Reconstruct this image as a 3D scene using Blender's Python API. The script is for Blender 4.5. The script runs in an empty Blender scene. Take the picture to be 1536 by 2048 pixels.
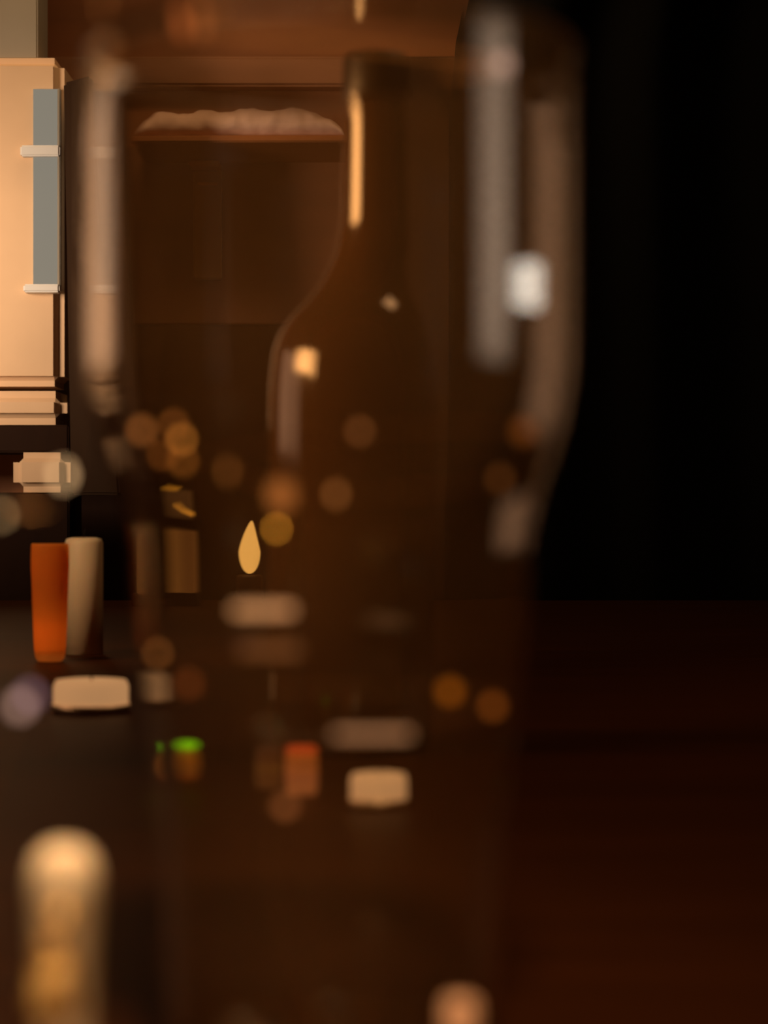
import bpy, bmesh, math, random
from mathutils import Vector, noise
random.seed(4)
S = bpy.context.scene
COL = S.collection

# ---------------------------------------------------------------- camera
EYE = 0.104                 # the lens stands 10 cm above the table top (table top is z = 0)
K = 0.355                   # frame width per metre of distance
W = 1536.0
cam_d = bpy.data.cameras.new('camera')
cam = bpy.data.objects.new('camera', cam_d)
COL.objects.link(cam)
cam.location = (0, 0, EYE)
cam.rotation_euler = (math.radians(90), 0, 0)
cam_d.sensor_fit = 'HORIZONTAL'
cam_d.sensor_width = 36
cam_d.lens = 36 / K
cam_d.clip_start = 0.02
cam_d.dof.use_dof = True
cam_d.dof.focus_distance = 2.2
cam_d.dof.aperture_fstop = 13
cam_d.dof.aperture_blades = 9
S.camera = cam

# ---------------------------------------------------------------- world, exposure
w = bpy.data.worlds.new('World'); S.world = w; w.use_nodes = True
w.node_tree.nodes['Background'].inputs[0].default_value = (0.0012, 0.0006, 0.0003, 1)
w.node_tree.nodes['Background'].inputs[1].default_value = 1.0
S.view_settings.view_transform = 'Standard'
S.view_settings.look = 'None'
S.view_settings.exposure = 0
S.view_settings.gamma = 1
S.view_settings.use_curve_mapping = False
S.cycles.max_bounces = 14
S.cycles.transmission_bounces = 12
S.cycles.transparent_max_bounces = 8
S.cycles.sample_clamp_indirect = 4.0
S.cycles.blur_glossy = 0.3
S.cycles.use_denoising = True

# ---------------------------------------------------------------- wall lamp and added lights
def lamp(name, loc, target, sx, sy, power, color, spread=180):
    d = bpy.data.lights.new(name, 'AREA'); d.shape = 'RECTANGLE'
    d.size = sx; d.size_y = sy; d.energy = power; d.color = color
    d.spread = math.radians(spread)
    o = bpy.data.objects.new(name, d); COL.objects.link(o)
    o.location = loc
    o.rotation_euler = (Vector(target) - Vector(loc)).to_track_quat('-Z', 'Y').to_euler()
    return o
# unseen warm light added left of the bottle for the long highlights on bottle and glass
lamp('warm_side_fill', (-0.55, 0.98, 0.235), (0.0, 0.80, 0.22), 0.42, 0.18, 0.20, (1.0, 0.54, 0.30), 140)
# unseen amber light added to widen the highlight on the bottle neck
lamp('neck_fill', (-0.60, 0.74, 0.352), (0.005, 0.945, 0.250), 0.46, 0.13, 0.32, (1.0, 0.47, 0.15), 50)
# unseen pale and white lights added for highlights on the glass, right
lamp('right_pale_fill', (0.100, 0.352, 0.166), (0.022, 0.364, 0.157), 0.030, 0.085, 0.0012, (1.0, 0.72, 0.50), 44)
lamp('right_white_fill', (0.104, 0.389, 0.151), (0.0255, 0.372, 0.144), 0.028, 0.010, 0.00065, (1.0, 0.88, 0.72), 44)
# lamp above the brown wall
lamp('wall_lamp', (-0.30, 2.45, 0.95), (-0.25, 2.9, 0.20), 0.8, 0.12, 0.75, (1.0, 0.60, 0.28), 150)
# unseen warm fill added for the plaster pier and its window
lamp('pier_fill', (-0.95, 1.75, 0.38), (-0.54, 2.6, 0.38), 0.20, 0.30, 0.90, (1.0, 0.72, 0.50), 46)
# unseen fill added to brighten the candles at the left
lamp('candle_fill', (-0.50, 1.15, 0.40), (-0.20, 1.55, 0.05), 0.08, 0.08, 0.08, (1.0, 0.62, 0.32), 40)
# unseen fill added above to light the amber veil of the glass
lamp('veil_fill', (0.06, -0.15, 0.85), (-0.01, 0.45, 0.08), 0.12, 0.12, 0.15, (1.0, 0.58, 0.24), 28)
# unseen fill added over the small things at front left
lamp('front_fill', (-0.05, 0.265, 0.42), (-0.035, 0.315, 0.04), 0.06, 0.04, 0.075, (1.0, 0.66, 0.38), 30)
# weak unseen fill added to brighten the right of the table
lamp('table_fill', (0.9, 1.2, 1.6), (0.45, 1.2, 0.0), 0.5, 0.5, 1.5, (1.0, 0.52, 0.22), 120)

# ---------------------------------------------------------------- helpers
def at(px, py, D):
    return Vector(((px - 768) / W * K * D, D, EYE - (py - 1024) / W * K * D))
def px(n, D):
    return n / W * K * D
def lin(c):
    return tuple((v / 255 / 12.92) if v <= 10 else ((v / 255 + 0.055) / 1.055) ** 2.4 for v in c)

def mat(name, color, rough=0.5, metal=0.0, trans=0.0, ior=1.45, bump=0, scale=40, var=0.0, emis=None, estr=0, coat=0):
    m = bpy.data.materials.new(name); m.use_nodes = True
    nt = m.node_tree; b = nt.nodes['Principled BSDF']
    b.inputs['Base Color'].default_value = (*color, 1)
    b.inputs['Roughness'].default_value = rough
    b.inputs['Metallic'].default_value = metal
    b.inputs['Transmission Weight'].default_value = trans
    b.inputs['IOR'].default_value = ior
    b.inputs['Coat Weight'].default_value = coat
    if emis:
        b.inputs['Emission Color'].default_value = (*emis, 1)
        b.inputs['Emission Strength'].default_value = estr
    if bump or var:
        tc = nt.nodes.new('ShaderNodeTexCoord')
        n = nt.nodes.new('ShaderNodeTexNoise'); n.inputs['Scale'].default_value = scale
        n.inputs['Detail'].default_value = 5
        nt.links.new(tc.outputs['Object'], n.inputs['Vector'])
        if bump:
            bp = nt.nodes.new('ShaderNodeBump'); bp.inputs['Strength'].default_value = bump
            bp.inputs['Distance'].default_value = 0.002
            nt.links.new(n.outputs['Fac'], bp.inputs['Height']); nt.links.new(bp.outputs['Normal'], b.inputs['Normal'])
        if var:
            r = nt.nodes.new('ShaderNodeMixRGB'); r.blend_type = 'MIX'
            r.inputs[1].default_value = (*[c * (1 - var) for c in color], 1)
            r.inputs[2].default_value = (*[min(1, c * (1 + var)) for c in color], 1)
            nt.links.new(n.outputs['Fac'], r.inputs[0]); nt.links.new(r.outputs[0], b.inputs['Base Color'])
    return m

def wood(name, color, rough, stretch=(1, 12, 12), scale=6, var=0.5):
    m = mat(name, color, rough); nt = m.node_tree; b = nt.nodes['Principled BSDF']
    tc = nt.nodes.new('ShaderNodeTexCoord'); mp = nt.nodes.new('ShaderNodeMapping')
    mp.inputs['Scale'].default_value = stretch
    n = nt.nodes.new('ShaderNodeTexNoise'); n.inputs['Scale'].default_value = scale; n.inputs['Detail'].default_value = 6
    r = nt.nodes.new('ShaderNodeMixRGB')
    r.inputs[1].default_value = (*[c * (1 - var) for c in color], 1); r.inputs[2].default_value = (*[c * (1 + var) for c in color], 1)
    nt.links.new(tc.outputs['Object'], mp.inputs[0]); nt.links.new(mp.outputs[0], n.inputs['Vector'])
    nt.links.new(n.outputs['Fac'], r.inputs[0]); nt.links.new(r.outputs[0], b.inputs['Base Color'])
    return m

def mesh_obj(name, bm, m, parent=None, smooth=True, loc=None):
    me = bpy.data.meshes.new(name); bm.normal_update(); bm.to_mesh(me); bm.free()
    if smooth:
        for p in me.polygons: p.use_smooth = True
    me.materials.append(m)
    o = bpy.data.objects.new(name, me); COL.objects.link(o)
    if loc is not None: o.location = loc
    if parent: o.parent = parent
    return o

def box(bm, x0, x1, y0, y1, z0, z1, bevel=0):
    r = bmesh.ops.create_cube(bm, size=1)
    for v in r['verts']:
        v.co = Vector(((x0 + x1) / 2 + v.co.x * (x1 - x0), (y0 + y1) / 2 + v.co.y * (y1 - y0), (z0 + z1) / 2 + v.co.z * (z1 - z0)))
    if bevel:
        es = set(e for v in r['verts'] for e in v.link_edges)
        bmesh.ops.bevel(bm, geom=list(es), offset=bevel, segments=3, affect='EDGES')
    return bm

def lathe(prof, n=64, bend=None, ripple=None):
    """prof: closed or open list of (r, z); r == 0 makes a pole."""
    bm = bmesh.new(); rings = []
    for r, z in prof:
        ox = bend(z) if bend else 0
        if r <= 1e-7:
            rings.append([bm.verts.new((ox, 0, z))])
        else:
            rings.append([bm.verts.new((ox + r * math.cos(2 * math.pi * k / n), r * math.sin(2 * math.pi * k / n), z)) for k in range(n)])
    for a, b in zip(rings, rings[1:]):
        for k in range(n):
            if len(a) == 1 and len(b) == 1: continue
            if len(a) == 1: bm.faces.new((a[0], b[(k + 1) % n], b[k]))
            elif len(b) == 1: bm.faces.new((a[k], a[(k + 1) % n], b[0]))
            else: bm.faces.new((a[k], a[(k + 1) % n], b[(k + 1) % n], b[k]))
    bmesh.ops.recalc_face_normals(bm, faces=bm.faces)
    return bm

def smoothprof(pts, n=4):
    out = []
    for i in range(len(pts) - 1):
        p0 = pts[max(0, i - 1)]; p1 = pts[i]; p2 = pts[i + 1]; p3 = pts[min(len(pts) - 1, i + 2)]
        for k in range(n):
            t = k / n
            out.append(tuple(0.5 * ((2 * b) + (-a + c) * t + (2 * a - 5 * b + 4 * c - d) * t * t + (-a + 3 * b - 3 * c + d) * t ** 3)
                             for a, b, c, d in zip(p0, p1, p2, p3)))
    out.append(tuple(pts[-1])); return out

def empty(name, loc, label, cat, group=None):
    o = bpy.data.objects.new(name, None); COL.objects.link(o); o.location = loc
    o.empty_display_size = 0.02
    o['label'] = label; o['category'] = cat
    if group: o['group'] = group
    return o
def tag(o, label, cat, group=None):
    o['label'] = label; o['category'] = cat
    if group: o['group'] = group
    return o
def struct(o):
    o['kind'] = 'structure'; return o

# ---------------------------------------------------------------- materials
M_table = wood('dark table wood', (0.055, 0.016, 0.0035), 0.5, (1.0, 10, 10), 5)
M_table.node_tree.nodes['Principled BSDF'].inputs['Specular IOR Level'].default_value = 0.07
M_wall = wood('brown wall panelling', (0.34, 0.115, 0.030), 0.55, (1, 1, 9), 4, 0.25)
M_rail = wood('brown rail wood', (0.36, 0.15, 0.060), 0.5, (1, 8, 8), 5, 0.25)
M_dark = mat('near black curtain cloth', (0.0012, 0.0010, 0.0010), 0.9, bump=0.3, scale=60)
M_post = wood('dark grey brown post wood', (0.050, 0.026, 0.013), 0.6, (8, 8, 1), 5, 0.3)
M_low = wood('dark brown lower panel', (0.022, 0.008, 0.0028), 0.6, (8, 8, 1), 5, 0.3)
for _m in (M_low, M_post): _m.node_tree.nodes['Principled BSDF'].inputs['Specular IOR Level'].default_value = 0.08
M_plaster = mat('warm cream plaster', (0.82, 0.56, 0.34), 0.8, bump=0.3, scale=12, var=0.12)
M_taupe = mat('grey beige plaster', (0.34, 0.30, 0.235), 0.8, bump=0.2, scale=12, var=0.1)
M_white = mat('white painted sash', (0.82, 0.80, 0.76), 0.45)
M_pane = mat('grey daylight pane', (0.05, 0.05, 0.05), 0.1, emis=lin((138, 132, 118)), estr=0.8)
M_streak = mat('pale rose beige streak', (0.92, 0.62, 0.50), 0.9, bump=0.5, scale=90, var=0.15)
M_glint_orange = mat('orange glint metal', (0.95, 0.48, 0.12), 0.45, metal=0.25)  # bright orange of the glint put into the colour
M_panel = wood('olive brown panel', (0.50, 0.27, 0.08), 0.5, (9, 9, 1), 4, 0.2)
M_glass = mat('clear glass with amber veil', (1.0, 0.97, 0.93), 0.0, trans=1.0, ior=1.45)
_nt = M_glass.node_tree; _tr = _nt.nodes.new('ShaderNodeBsdfDiffuse'); _tr.inputs[0].default_value = (0.9, 0.45, 0.16, 1)  # thin amber veil: the glow inside the glass put into its colour
_mx = _nt.nodes.new('ShaderNodeMixShader'); _mx.inputs[0].default_value = 0.03
_nt.links.new(_nt.nodes['Principled BSDF'].outputs[0], _mx.inputs[1]); _nt.links.new(_tr.outputs[0], _mx.inputs[2])
_nt.links.new(_mx.outputs[0], _nt.nodes['Material Output'].inputs[0])
M_bottle = mat('dark amber bottle glass', (0.105, 0.043, 0.012), 0.10, trans=0.2, ior=1.75)
M_foil = mat('dark brown bottle cap', (0.035, 0.018, 0.008), 0.45, metal=0.0)
M_votive = mat('orange amber glass', (0.95, 0.35, 0.06), 0.25)
_nt = M_votive.node_tree; _tr = _nt.nodes.new('ShaderNodeBsdfTranslucent'); _tr.inputs[0].default_value = (1.0, 0.58, 0.20, 1)
_mx = _nt.nodes.new('ShaderNodeMixShader'); _mx.inputs[0].default_value = 0.75
_nt.links.new(_nt.nodes['Principled BSDF'].outputs[0], _mx.inputs[1]); _nt.links.new(_tr.outputs[0], _mx.inputs[2])
_nt.links.new(_mx.outputs[0], _nt.nodes['Material Output'].inputs[0])
M_wax = mat('cream candle wax', (0.86, 0.68, 0.46), 0.5, bump=0.2, scale=60)
M_wax.node_tree.nodes['Principled BSDF'].inputs['Subsurface Weight'].default_value = 0.25
M_wax.node_tree.nodes['Principled BSDF'].inputs['Subsurface Radius'].default_value = (0.004, 0.002, 0.001)
M_glowwax = mat('glowing candle wax', (0.86, 0.66, 0.44), 0.5, emis=lin((176, 128, 84)), estr=0.9)  # brightness of the reflection bars put into the wax as glow
M_dimwax = mat('dimly glowing candle wax', (0.60, 0.40, 0.22), 0.5, emis=lin((90, 52, 24)), estr=0.8)
M_cup = mat('pale metal candle cup', (0.80, 0.62, 0.45), 0.35, metal=0.8)
M_wick = mat('black candle wick', (0.01, 0.008, 0.006), 0.9)
M_gold = mat('gold glitter', (1.0, 0.62, 0.22), 0.28, metal=0.85, bump=0.6, scale=900)
M_rose = mat('rose gold glitter', (0.95, 0.50, 0.30), 0.3, metal=0.8)
M_wire = mat('thin copper wire', (0.45, 0.22, 0.09), 0.35, metal=1)
M_leather = mat('dark brown leather', (0.045, 0.016, 0.007), 0.5, bump=0.4, scale=120)
M_peg = mat('tan rosy wood', (0.75, 0.42, 0.26), 0.6, bump=0.2, scale=60)

# ---------------------------------------------------------------- the room
bm = bmesh.new(); box(bm, -1.0, 1.6, -0.3, 2.55, -0.04, 0.0, 0.004)
struct(mesh_obj('trim_1', bm, M_table, smooth=False)); bpy.data.objects['trim_1'].name = 'table'
t = bpy.data.objects['table']; t.pop('kind', None)
tag(t, 'dark brown wooden table top that carries the glass and the bottle', 'table')

bm = bmesh.new(); box(bm, -2.0, 2.0, 2.92, 3.0, -0.75, 1.5)
struct(mesh_obj('wall_back', bm, M_wall, smooth=False))
bm = bmesh.new(); box(bm, -2.0, 2.0, -1.0, 3.0, -0.80, -0.75)
struct(mesh_obj('floor', bm, M_post, smooth=False))
# rails of the panelling
D = 2.90
def rail(y0, y1, depth):
    b = bmesh.new(); a = at(0, y0, D).z; c = at(0, y1, D).z
    box(b, -1.2, 0.35, D - depth, 2.921, c, a, 0.004)
    return b
struct(mesh_obj('trim_1', rail(118, 178, 0.02), M_rail, smooth=False))
bm = bmesh.new(); box(bm, at(742, 0, 2.85).x, at(935, 0, 2.85).x, 2.85, 2.93, -0.75, at(0, 112, 2.85).z, 0.003)
struct(mesh_obj('trim_3', bm, M_post, smooth=False))  # dark upright added where the view through the glass is dimmed
M_wall_dim = wood('dimmed wall brown', (0.21, 0.075, 0.022), 0.6, (1, 1, 9), 4, 0.25)  # light fading down the wall, put into a darker brown
bm = bmesh.new(); box(bm, at(100, 0, 2.9).x, at(745, 0, 2.9).x, 2.90, 2.93, at(0, 650, 2.9).z, at(0, 292, 2.9).z, 0.003)
struct(mesh_obj('trim_4', bm, M_wall_dim, smooth=False))
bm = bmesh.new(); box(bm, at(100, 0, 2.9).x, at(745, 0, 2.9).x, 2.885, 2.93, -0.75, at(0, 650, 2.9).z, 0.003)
struct(mesh_obj('trim_5', bm, M_low, smooth=False))  # dark sheet added for the dim lower wall
# black curtain: folded sheet, its left edge leans
bm = bmesh.new()
DC = 2.62
rows = []
NZ = 40; NX = 150
for i in range(NZ + 1):
    z = -0.74 + 2.1 * i / NZ
    pyy = 1024 - (z - EYE) / (K * DC) * W
    le = 917 if pyy > 100 else 917 + (100 - pyy) * 0.14 + max(0, (100 - pyy)) ** 2 * 0.0006
    if pyy > 100: le = 917 - 5 * min(1, (pyy - 100) / 60)
    le = min(le, 1000)
    x0 = at(le, 0, DC).x
    row = []
    for j in range(NX + 1):
        u = j / NX
        x = x0 + (1.5 - x0) * u
        y = DC + 0.025 * math.sin(u * 60 + 0.8 * math.sin(u * 9)) * min(1, u * 8) + 0.02
        row.append(bm.verts.new((x, y, z)))
    rows.append(row)
for i in range(NZ):
    for j in range(NX):
        bm.faces.new((rows[i][j], rows[i][j + 1], rows[i + 1][j + 1], rows[i + 1][j]))
cur = mesh_obj('curtain', bm, M_dark)
sol = cur.modifiers.new('thickness', 'SOLIDIFY'); sol.thickness = 0.004
tag(cur, 'black folded curtain filling the right side behind the glass', 'curtain')

# reflected warm wall and window, built as a plaster pier at the left
DP = 2.60
pier = struct(bpy.data.objects.new('wall_left', None)); COL.objects.link(pier); pier.location = (0, 0, 0)
z = lambda y: at(0, y, DP).z
x = lambda v: at(v, 0, DP).x
bm = bmesh.new(); box(bm, x(-500), x(126), DP, DP + 0.10, z(772), z(112), 0.012); mesh_obj('pier_shaft', bm, M_plaster, pier, False)
bm = bmesh.new(); box(bm, x(-500), x(70), DP + 0.02, DP + 0.10, z(112), z(-900), 0.002); mesh_obj('lintel', bm, M_taupe, pier, False)
bm = bmesh.new(); box(bm, x(-500), x(134), DP - 0.012, DP + 0.11, z(850), z(782), 0.014); mesh_obj('lower_moulding', bm, M_plaster, pier, False)
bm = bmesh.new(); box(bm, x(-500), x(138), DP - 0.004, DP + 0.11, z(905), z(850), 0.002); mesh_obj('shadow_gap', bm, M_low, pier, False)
bm = bmesh.new(); box(bm, x(28), x(142), DP - 0.016, DP + 0.11, z(985), z(905), 0.012); mesh_obj('plinth', bm, M_plaster, pier, False)
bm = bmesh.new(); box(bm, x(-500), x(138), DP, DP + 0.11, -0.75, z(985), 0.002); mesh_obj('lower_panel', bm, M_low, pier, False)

win = bpy.data.objects.new('window_1', None); COL.objects.link(win); struct(win)
bm = bmesh.new(); box(bm, x(68), x(121), DP - 0.006, DP - 0.002, z(580), z(180)); mesh_obj('pane', bm, M_pane, win, False)
bm = bmesh.new(); box(bm, x(44), x(123), DP - 0.014, DP, z(316), z(294), 0.002); mesh_obj('crossbar', bm, M_white, win, False)
bm = bmesh.new(); box(bm, x(52), x(124), DP - 0.022, DP, z(588), z(572), 0.002); mesh_obj('window_sill', bm, M_white, win, False)
bm = bmesh.new(); box(bm, x(117), x(123), DP - 0.010, DP, z(580), z(180), 0.001); mesh_obj('frame_stile', bm, M_taupe, win, False)

# dark leaning post between pier and wall
bm = bmesh.new()
DD = 2.56
def pt(a, b, d): return bm.verts.new(at(a, b, d))
q = [pt(127, 165, DD), pt(182, 150, DD), pt(240, 990, DD), pt(142, 990, DD)]
q2 = [bm.verts.new(v.co + Vector((0, 0.05, 0))) for v in q]
bm.faces.new(q[::-1]); bm.faces.new(q2)
for k in range(4): bm.faces.new((q[k], q[(k + 1) % 4], q2[(k + 1) % 4], q2[k]))
bmesh.ops.recalc_face_normals(bm, faces=bm.faces)
bmesh.ops.bevel(bm, geom=list(bm.edges), offset=0.003, segments=2, affect='EDGES')
struct(mesh_obj('trim_2', bm, M_post, smooth=False))

# pale light streak in the glass, built as a roll on an added shelf
DS = 2.80
bm = bmesh.new(); box(bm, at(226, 0, DS).x, at(700, 0, DS).x, DS - 0.06, 2.925, at(0, 300, DS).z, at(0, 286, DS).z, 0.002)
sh = mesh_obj('wall_shelf', bm, M_wall, smooth=False)
tag(sh, 'narrow brown wooden shelf on the wall behind the bottle neck', 'shelf')
bm = bmesh.new()
xa, xb = at(236, 0, DS).x, at(692, 0, DS).x
zb = at(0, 286, DS).z
nn = 90; mm = 18; rows = []
for i in range(nn + 1):
    u = i / nn
    hpx = 40 + 30 * (0.5 + 0.5 * noise.noise(Vector((u * 6, 3.1, 0)))) * (1 if u > 0.3 else 0.8)
    h = px(hpx, DS) * min(1, 8 * u, 8 * (1 - u)) ** 0.5 + 0.001
    row = []
    for j in range(mm):
        a = 2 * math.pi * j / mm
        rr = 1 + 0.16 * noise.noise(Vector((u * 22, math.cos(a) * 1.3, math.sin(a) * 1.3)))
        row.append(bm.verts.new((xa + (xb - xa) * u, DS - 0.03 + 0.024 * rr * math.cos(a), zb + h / 2 * 0.98 + h / 2 * min(rr, 1.0 if math.sin(a) < 0 else 2) * math.sin(a))))
    rows.append(row)
for i in range(nn):
    for j in range(mm):
        bm.faces.new((rows[i][j], rows[i + 1][j], rows[i + 1][(j + 1) % mm], rows[i][(j + 1) % mm]))
bm.faces.new(rows[0]); bm.faces.new(rows[-1][::-1])
bmesh.ops.recalc_face_normals(bm, faces=bm.faces)
tag(mesh_obj('light_streak', bm, M_streak), 'rumpled pale rose beige light streak, built as a roll along the wall shelf', 'cloth')

# orange glint with a faint column below, built as a wall plaque
hp = empty('glint_plaque', at(400, 560, 2.91), 'orange glint over a dim olive brown column, built as a plaque below the pale streak', 'plaque')
def loc_box(x0, x1, y0, y1, d0, d1, bev, name, m, par):
    b = bmesh.new(); o = par.location
    p = at(x0, y1, 2.9); q_ = at(x1, y0, 2.9)
    box(b, p.x - o.x, q_.x - o.x, d0 - o.y, d1 - o.y, p.z - o.z, q_.z - o.z, bev)
    return mesh_obj(name, b, m, par, False)
loc_box(370, 432, 342, 560, 2.890, 2.905, 0.002, 'plaque_board', M_panel, hp)
loc_box(363, 431, 329, 340, 2.865, 2.905, 0.002, 'glint_bar', M_glint_orange, hp)
loc_box(380, 424, 368, 374, 2.884, 2.894, 0.001, 'glint_strip', M_glint_orange, hp)

# ---------------------------------------------------------------- bottle
DB = 0.945
u = px(1, DB)
hb = lambda y: EYE - (y - 1024) * u
bt = empty('bottle', (at(707, 0, DB).x, DB, 0), 'tall dark amber bottle with long neck standing behind the big glass', 'bottle')
def bend(zz):
    y = 1024 - (zz - EYE) / u
    tt = min(1, max(0, (700 - y) / 260)); tt = tt * tt * (3 - 2 * tt)
    return 46 * u * tt
outer = [(0, 0.003), (120 * u, 0.001), (160 * u, 0.0005), (171 * u, 0.004), (173 * u, 0.012)]
for y, r in ((1300, 173), (1100, 173), (900, 173), (800, 172), (740, 168), (700, 162), (660, 149), (630, 132), (605, 112), (580, 96), (550, 84), (510, 76), (440, 70), (360, 67), (280, 65), (210, 64)):
    outer.append((r * u, hb(y)))
prof = outer[:5] + smoothprof(outer[5:], 4) + [(60 * u, hb(206)), (54 * u, hb(206)), (0, hb(206))]
mesh_obj('bottle_glass', lathe(prof, 72, bend), M_bottle, bt)
cap = [(0, hb(205)), (67 * u, hb(205)), (70 * u, hb(200)), (68 * u, hb(170)), (66 * u, hb(125)), (62 * u, hb(112)), (0, hb(110))]
mesh_obj('cap', lathe(cap, 48, bend), M_foil, bt)
ring = [(85 * u, hb(556)), (90 * u, hb(552)), (90 * u, hb(546)), (84 * u, hb(542)), (80 * u, hb(549)), (85 * u, hb(556))]

# ---------------------------------------------------------------- the big glass
DG = 0.40
g = px(1, DG)
hg = lambda y: EYE - (y - 1024) * g
gl = empty('drinking_glass', (at(665, 0, DG).x, DG, 0), 'tall clear drinking glass filling the middle of the picture in front of the bottle', 'glass')
pts = [(322, 2149), (324, 2120), (330, 1950), (342, 1700), (356, 1540), (374, 1400), (388, 1250), (396, 1100), (412, 1010), (440, 930), (464, 850), (479, 770), (484, 700), (485, 500), (485, 300), (485, 108)]
o_ = smoothprof([(r * g, max(0.0004, hg(y))) for r, y in pts], 4)
th = 0.0004
i_ = [(r - th, zz) for r, zz in o_ if zz > 0.006][::-1]
prof = [(0, 0.0004)] + o_ + [(485 * g - 0.3 * th, hg(104)), (485 * g - 0.8 * th, hg(104))] + i_ + [(i_[-1][0] - 0.002, 0.005), (0, 0.005)]
mesh_obj('glass_body', lathe(prof, 128), M_glass, gl)

# ---------------------------------------------------------------- defocused glints and reflections, built as glowing bodies on added wires
R = 'round'
def glow_mesh(rx, ry, kind):
    bm = bmesh.new()
    if kind == 'cap_h' or kind == 'cap_v':
        L = max(rx, ry); r = min(rx, ry)
        bmesh.ops.create_uvsphere(bm, u_segments=20, v_segments=14, radius=r)
        for v in bm.verts: v.co.z += (L - r) * (1 if v.co.z > 1e-6 else -1 if v.co.z < -1e-6 else 0)
        if kind == 'cap_h':
            for v in bm.verts: v.co = Vector((v.co.z, v.co.y, -v.co.x))
    elif kind == 'flame':
        bmesh.ops.create_uvsphere(bm, u_segments=20, v_segments=16, radius=1)
        for v in bm.verts:
            h = v.co.z; s = (1 - 0.55 * max(0, h)) 
            v.co = Vector((v.co.x * rx * s + 0.25 * rx * max(0, h) ** 2, v.co.y * rx * s, h * ry * (1.35 if h > 0 else 1)))
    elif kind == 'cube':
        bmesh.ops.create_cube(bm, size=2)
        for v in bm.verts: v.co = Vector((v.co.x * rx, v.co.y * rx * 0.6, v.co.z * ry))
        bmesh.ops.bevel(bm, geom=list(bm.edges), offset=rx * 0.35, segments=4, affect='EDGES')
    else:
        bmesh.ops.create_uvsphere(bm, u_segments=20, v_segments=14, radius=1)
        for v in bm.verts: v.co = Vector((v.co.x * rx, v.co.y * rx, v.co.z * ry))
    return bm
ecache = {}
def emat(c, k=1.0):
    key = (c, k)
    if key not in ecache:
        m = bpy.data.materials.new('glowing bulb'); m.use_nodes = True
        b = m.node_tree.nodes['Principled BSDF']
        l = lin(c)
        b.inputs['Base Color'].default_value = (0.02, 0.012, 0.006, 1); b.inputs['Roughness'].default_value = 0.5
        b.inputs['Emission Color'].default_value = (*l, 1); b.inputs['Emission Strength'].default_value = k
        ecache[key] = m
    return ecache[key]
def tube(points, r, n=6):
    bm = bmesh.new(); rings = []
    for i, p in enumerate(points):
        d = (points[min(i + 1, len(points) - 1)] - points[max(i - 1, 0)])
        if d.length < 1e-9: d = Vector((0, 0, 1))
        qt = d.to_track_quat('Z', 'Y')
        rings.append([bm.verts.new(p + qt @ Vector((r * math.cos(2 * math.pi * k / n), r * math.sin(2 * math.pi * k / n), 0))) for k in range(n)])
    for a, b in zip(rings, rings[1:]):
        for k in range(n): bm.faces.new((a[k], a[(k + 1) % n], b[(k + 1) % n], b[k]))
    bm.faces.new(rings[0][::-1]); bm.faces.new(rings[-1])
    bmesh.ops.recalc_face_normals(bm, faces=bm.faces)
    return bm
def string(name, label, group, items, head, tail):
    o0 = head.copy()
    root = empty(name, o0, label, 'string lights', group)
    P = [head]
    for (a, b, rx, ry, c, kind, D, lab) in items:
        p = at(a, b, D); P.append(p)
        if kind == R: rx, ry = rx * 0.55, ry * 0.55
        B = 33
        k = round(0.42 * (1 + B / rx) * (1 + B / ry) if kind == R else 0.55 * (1 + 0.5 * B / rx) * (1 + 0.5 * B / ry), 2)
        ob = mesh_obj('glint', glow_mesh(px(rx, D), px(ry, D), kind), emat(c, k), root, loc=p - o0)
        if lab: ob['label'] = lab
        if kind == 'green':
            pass
    P += tail
    sm = smoothprof([tuple(p - o0) for p in P], 6)
    mesh_obj('wire', tube([Vector(s) for s in sm], 0.00022), M_wire, root)
    return root
inside = [
 (1005, 128, 30, 32, (104, 80, 70), R, 0.40, 'pale rosy round bulb near the rim'),
 (405, 60, 16, 26, (70, 34, 12), R, 0.40, None),
 (365, 60, 17, 28, (80, 36, 12), R, 0.40, None),
 (283, 860, 17, 22, (116, 66, 28), R, 0.40, None),
 (347, 848, 15, 18, (90, 48, 16), R, 0.405, None),
 (364, 878, 13, 16, (128, 76, 26), R, 0.395, None),
 (325, 908, 15, 18, (88, 46, 14), R, 0.40, None),
 (366, 922, 16, 20, (92, 50, 14), R, 0.40, None),
 (720, 862, 18, 20, (76, 42, 18), R, 0.40, None),
 (1048, 862, 30, 34, (74, 36, 8), R, 0.40, None),
 (1000, 957, 20, 24, (60, 30, 8), R, 0.40, None),
 (672, 988, 15, 26, (90, 52, 22), R, 0.40, None),
 (455, 942, 12, 30, (70, 38, 12), R, 0.40, None),
 (562, 990, 24, 26, (140, 80, 34), 'cube', 0.40, 'orange square-ended bulb'),
 (553, 1057, 8, 12, (150, 96, 26), R, 0.395, None),
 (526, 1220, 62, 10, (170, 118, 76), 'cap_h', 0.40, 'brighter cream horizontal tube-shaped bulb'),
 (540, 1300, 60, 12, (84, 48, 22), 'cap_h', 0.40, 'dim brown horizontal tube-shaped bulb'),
 (315, 1306, 14, 16, (92, 52, 20), R, 0.40, None),
 (378, 1368, 26, 28, (70, 30, 8), R, 0.40, None),
 (900, 1383, 26, 28, (98, 48, 4), R, 0.40, 'round orange bulb'),
 (986, 1412, 24, 26, (88, 42, 8), R, 0.40, None),
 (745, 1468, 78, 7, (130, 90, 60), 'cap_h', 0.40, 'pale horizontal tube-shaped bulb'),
 (570, 1612, 28, 24, (86, 46, 20), R, 0.40, None),
]
st = string('glint_chain', 'warm glints and reflection bars in the tall glass, built as glowing bodies on an added wire', None,
       inside, at(860, 150, 0.40), [at(560, 1800, 0.40), at(640, 2050, 0.40), at(700, 2080, 0.40)])
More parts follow.
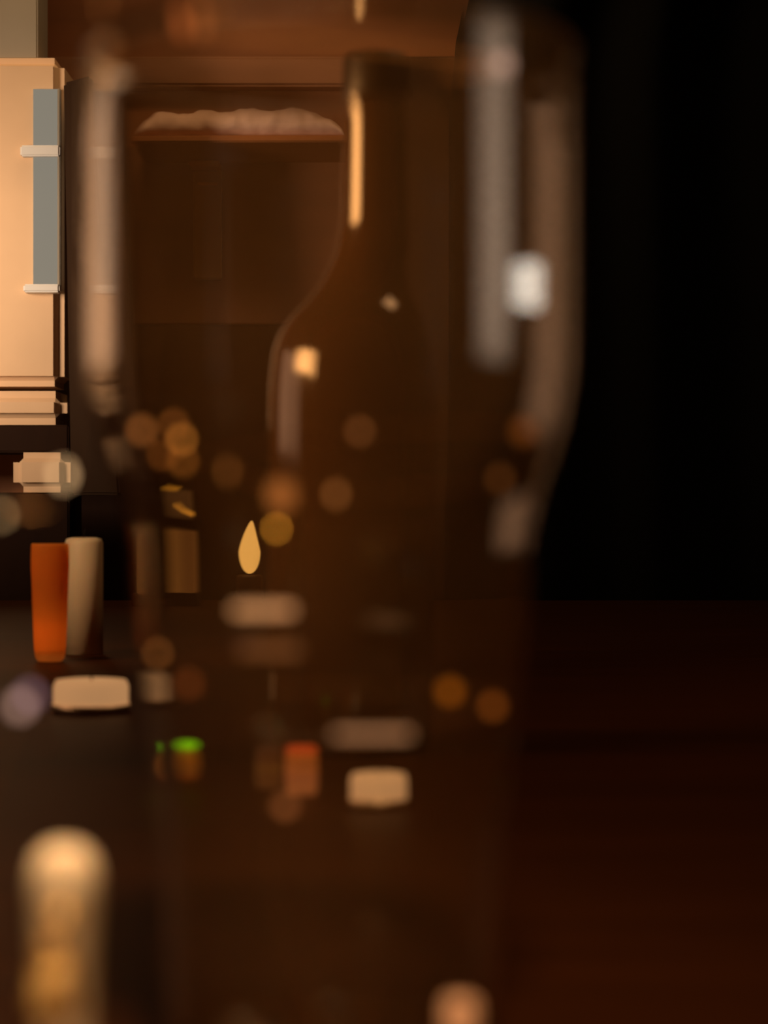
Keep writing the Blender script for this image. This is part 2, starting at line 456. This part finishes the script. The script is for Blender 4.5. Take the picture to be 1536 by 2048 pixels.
left = [
 (212, 95, 32, 34, (72, 38, 12), R, 0.34, None),
 (126, 950, 16, 30, (168, 132, 92), R, 0.34, 'pale oval bulb'),
 (2, 1030, 12, 16, (110, 86, 56), R, 0.34, None),
 (60, 1392, 22, 26, (88, 66, 76), R, 0.345, 'dim violet grey bulb'),
 (40, 1412, 26, 28, (128, 98, 86), R, 0.335, 'pale rosy grey bulb'),
]
string('glint_chain', 'pale glints at the left edge outside the glass, built as glowing bodies on an added wire', None,
       left, at(150, -200, 0.34), [at(-60, 1700, 0.34), at(-90, 2100, 0.345)])

# ---------------------------------------------------------------- glints built as glowing things, and small things on the table
def glow_bar(pxc, w_px, h_px, ybase, label, wm, flame=None, group=None):  # reflection bars, built as added candles that glow without a flame
    D = EYE / ((ybase - 1024) / W * K)
    r = px(w_px / 2, D); h = px(h_px, D)
    p = at(pxc, 0, D)
    rt = empty('glow_bar', (p.x, D, 0), label, 'candle', group)
    mesh_obj('wax', lathe([(0, 0.0012), (r * 0.93, 0.0012), (r, h * 0.2), (r, h * 0.8), (r * 0.93, h * 0.97), (r * 0.7, h), (0, h * 0.96)], 40), wm, rt)
    mesh_obj('candle_cup', lathe([(0, 0.0002), (r * 1.0, 0.0002), (r * 1.06, h * 0.25), (r * 1.03, h * 0.25), (r * 0.96, 0.001), (0, 0.001)], 40), M_cup, rt)
    mesh_obj('wick', tube([Vector((0, 0, h * 0.9)), Vector((0.0004, 0, h * 1.05)), Vector((0.001, 0, h * 1.12))], r * 0.025), M_wick, rt)
    return rt
glow_bar(182, 150, 66, 1424, 'wide cream bar of reflected light at the left in front of the orange votive, built as a glowing candle', M_glowwax)
glow_bar(762, 120, 66, 1612, 'brightest cream bar of reflected light in front of the bottle foot, built as a glowing candle', M_glowwax)
# flame-shaped glint, built as an added candle at the far end of the table
DF = 2.46; fu = px(1, DF)
fc = empty('candle', (at(486, 0, DF).x, DF, 0), 'flame-shaped bright glint, built as a short dark candle at the far end of the table', 'candle')
ft = EYE - (1150 - 1024) * fu
mesh_obj('wax', lathe([(0, 0.0003), (30 * fu, 0.0003), (30 * fu, ft - 0.003), (26 * fu, ft), (0, ft - 0.002)], 32), mat('brown candle wax', (0.10, 0.04, 0.015), 0.5), fc)
mesh_obj('wick', tube([Vector((0, 0, ft - 0.003)), Vector((0, 0, ft + 0.012))], 0.001), M_wick, fc)
f1 = mesh_obj('flame', glow_mesh(24 * fu, 44 * fu, 'flame'), emat((238, 172, 84), 1.0), fc, loc=(0, 0, ft + 46 * fu))
f1['label'] = 'bright pale gold flame-shaped glint'
# gold glints and brown squares of light, built as an added box beside it
DL = 2.40; lu = px(1, DL)
la = empty('glint_lantern', (at(318, 0, DL).x, DL, 0), 'brown squares of light and gold glints, built as a small box at the far end of the table', 'glint_lantern')
def lb(x0, x1, y0, y1, dep, name, m, bev=0.001):
    b = bmesh.new(); box(b, x0 * lu, x1 * lu, -dep * lu, dep * lu, EYE - (y1 - 1024) * lu, EYE - (y0 - 1024) * lu, bev)
    return mesh_obj(name, b, m, la, False)
lzb = 1024 + EYE / lu
lb(-50, 50, 1186, lzb - 0.3, 44, 'base', M_post)
lb(-40, 2, 1068, 1186, 40, 'pane', emat((96, 56, 20), 1.0))
lb(4, 42, 1068, 1186, 38, 'pane', emat((80, 44, 15), 1.0))
lb(-50, 50, 1046, 1066, 44, 'roof_plate', M_low)
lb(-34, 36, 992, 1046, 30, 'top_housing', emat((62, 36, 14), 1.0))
lb(-34, 6, 988, 994, 32, 'gold_glint_edge', emat((190, 120, 30), 1.0), 0.0005)  # gold glint put into a glowing colour, likewise the bow below
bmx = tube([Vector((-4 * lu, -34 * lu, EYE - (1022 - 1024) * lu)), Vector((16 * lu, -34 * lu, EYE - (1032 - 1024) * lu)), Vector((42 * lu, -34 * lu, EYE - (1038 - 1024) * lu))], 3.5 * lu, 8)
mesh_obj('gold_glint_bow', bmx, emat((205, 130, 40), 1.0), la)

# striped glints, built as added ribbed glowing bodies in front of the bottle
def ribbed(name, label, pxc, ybase, rx, h, D, mats_, square=False):
    q0 = px(1, D); rt = empty(name, (at(pxc, 0, D).x, D, 0), label, 'lamp')
    n = 7
    for k in range(n):
        z0 = h * k / n; z1 = h * (k + 1) / n; zm = (z0 + z1) / 2
        def R_(zz): 
            t_ = zz / h * 2 - 1
            return rx * (1 - (0.10 if square else 0.55) * abs(t_) ** 3)
        pr_ = [(0, z0 * q0 + 0.0002), (R_(z0) * 0.86 * q0, z0 * q0 + 0.0002), (R_(zm) * q0, zm * q0), (R_(z1) * 0.86 * q0, z1 * q0), (0, z1 * q0)]
        r_ = mesh_obj('rib', lathe(pr_, 28), mats_[k], rt)
    return rt
og = [emat((96, 46, 8)), emat((112, 50, 10)), emat((86, 50, 12)), emat((122, 60, 10)), emat((100, 52, 8)), emat((130, 74, 10)), emat((110, 90, 8))]
rb = ribbed('ribbed_glint', 'striped orange glint with a bright green edge, built as a round ribbed body left of the bottle foot', 336, 1565, 35, 66, EYE / ((1565 - 1024) / W * K), og)
Dg = EYE / ((1565 - 1024) / W * K); qg = px(1, Dg)
gt = mesh_obj('green_glint', lathe([(0, 66 * qg), (28 * qg, 66 * qg), (31 * qg, 70 * qg), (28 * qg, 76 * qg), (0, 78 * qg)], 28), emat((120, 190, 8), 1.2), rb)
gt['label'] = 'bright green edge of the striped glint'
rd = [emat((124, 64, 28)), emat((140, 74, 34)), emat((128, 64, 30)), emat((140, 70, 28)), emat((126, 60, 20)), emat((140, 66, 20)), emat((160, 52, 12))]
ribbed('ribbed_glint', 'red orange striped glint, built as a ribbed cylinder with flat top in front of the bottle', 600, 1590, 37, 98, EYE / ((1590 - 1024) / W * K), rd, True)
dm = [emat((66, 34, 12)), emat((74, 38, 12)), emat((68, 34, 10)), emat((80, 44, 12)), emat((66, 32, 10)), emat((60, 28, 8)), emat((54, 24, 8))]
ribbed('ribbed_glint', 'dim brown glint, built as a ribbed cylinder just left of the red orange one', 530, 1578, 30, 84, EYE / ((1578 - 1024) / W * K), dm, True)

# orange votive
DV = 1.50; v = px(1, DV)
vb = EYE - (1320 - 1024) * v
vo = empty('votive', (at(140, 0, DV).x, DV, 0), 'orange amber glass votive with rounded foot at the left', 'candle holder')
H = (1320 - 1085) * v
vo.location.x = at(100, 0, DV).x
pr = smoothprof([(24 * v, 0.0006), (30 * v, 0.005), (33 * v, 0.02), (36 * v, 0.05), (38 * v, H * 0.85), (37 * v, H)], 5)
ins = [(r - 0.0015, zz) for r, zz in pr if zz > 0.006][::-1]
mesh_obj('votive_glass', lathe([(0, 0.0006)] + pr + [(36 * v, H + 0.0006)] + ins + [(0, 0.006)], 48), M_votive, vo)
mesh_obj('candle', lathe([(0, 0.0065), (22 * v, 0.0065), (22 * v, H * 0.35), (20 * v, H * 0.37), (0, H * 0.36)], 32), M_glowwax, vo)  # candle and flame added inside to make the glass glow
fl = glow_mesh(5 * v, 16 * v, 'flame')
mesh_obj('flame', fl, emat((255, 205, 120), 0.7), vo, loc=(0, 0, H * 0.36 + 17 * v))
# tan pillar candle behind the votive
pc = empty('candle', (at(168, 0, 1.58).x, 1.58, 0), 'tan pillar candle standing right behind the orange votive', 'candle')
pu = px(1, 1.58); ph = EYE - (1075 - 1024) * pu
mesh_obj('wax', lathe([(0, 0.0004), (38 * pu, 0.0004), (38 * pu, ph - 0.004), (35 * pu, ph - 0.001), (24 * pu, ph), (0, ph - 0.002)], 40), M_wax, pc)
mesh_obj('wick', tube([Vector((0, 0, ph - 0.003)), Vector((0, 0, ph + 0.004)), Vector((0.001, 0, ph + 0.006))], 0.0004), M_wick, pc)

# slim cream candle, near left
DN = 0.33; n_ = px(1, DN)
hz = lambda y: EYE - (y - 1024) * n_
cd = empty('candle', (at(128, 0, DN).x, DN, 0), 'short slim cream candle with domed top at the lower left', 'candle')
mesh_obj('wax', lathe(smoothprof([(0.0001, hz(1688)), (34 * n_, hz(1694)), (58 * n_, hz(1718)), (68 * n_, hz(1765)), (66 * n_, hz(1840)), (60 * n_, hz(1960)), (58 * n_, hz(2080)), (58 * n_, 0.0003)], 4) + [(0, 0.0003)], 40), M_wax, cd)
# gold glitter ornament in front of it
DO = 0.30; q = px(1, DO)
ho = lambda y: EYE - (y - 1024) * q
gd = empty('ornament', (at(110, 0, DO).x, DO, 0), 'gold glitter cone ornament with a ball on top, in front of the slim candle', 'ornament')
bm = lathe(smoothprof([(0.00005, ho(1866)), (20 * q, ho(1876)), (30 * q, ho(1910)), (30 * q, ho(1926)), (38 * q, ho(1938)), (48 * q, ho(1990)), (46 * q, ho(2030)), (26 * q, ho(2046)), (10 * q, ho(2060)), (6 * q, ho(2150)), (6 * q, 0.0062)], 5) + [(0, 0.0062)], 36)
for vv in bm.verts:
    if vv.co.z > ho(2055): vv.co += Vector((random.uniform(-1, 1), random.uniform(-1, 1), random.uniform(-1, 1))) * 3.2 * q
mesh_obj('cone', bm, M_gold, gd, smooth=False)
bm = bmesh.new(); bmesh.ops.create_icosphere(bm, subdivisions=3, radius=1)
for vv in bm.verts:
    vv.co = Vector((vv.co.x * 28 * q + 14 * q, vv.co.y * 26 * q, vv.co.z * 24 * q + ho(1834))) + Vector((random.uniform(-1, 1), 0, random.uniform(-1, 1))) * 1.5 * q
mesh_obj('ball', bm, M_gold, gd, smooth=False)
mesh_obj('foot', lathe([(0, 0.0002), (30 * q, 0.0002), (28 * q, 0.004), (10 * q, 0.0062), (0, 0.0062)], 24), M_gold, gd)

# wooden peg at the bottom edge
DW = 0.345; pw = px(1, DW)
pg = empty('wooden_peg', (at(921, 0, DW).x, DW, 0), 'small rosy tan wooden peg cut by the bottom edge, right of centre', 'peg')
top = EYE - (1998 - 1024) * pw
mesh_obj('peg_shaft', lathe([(0, 0.0003), (33 * pw, 0.0003), (33 * pw, top - 8 * pw), (28 * pw, top - 2 * pw), (0, top)], 32), M_peg, pg)

# leather coaster at the lower right
DK = 0.50
bm = lathe([(0, 0.0002), (0.060, 0.0002), (0.0612, 0.0015), (0.060, 0.003), (0.056, 0.0032), (0.055, 0.0028), (0, 0.0028)], 72)
co = mesh_obj('coaster', bm, M_leather, loc=(0.135, 0.40, 0))
tag(co, 'round dark brown leather coaster at the lower right corner', 'coaster')
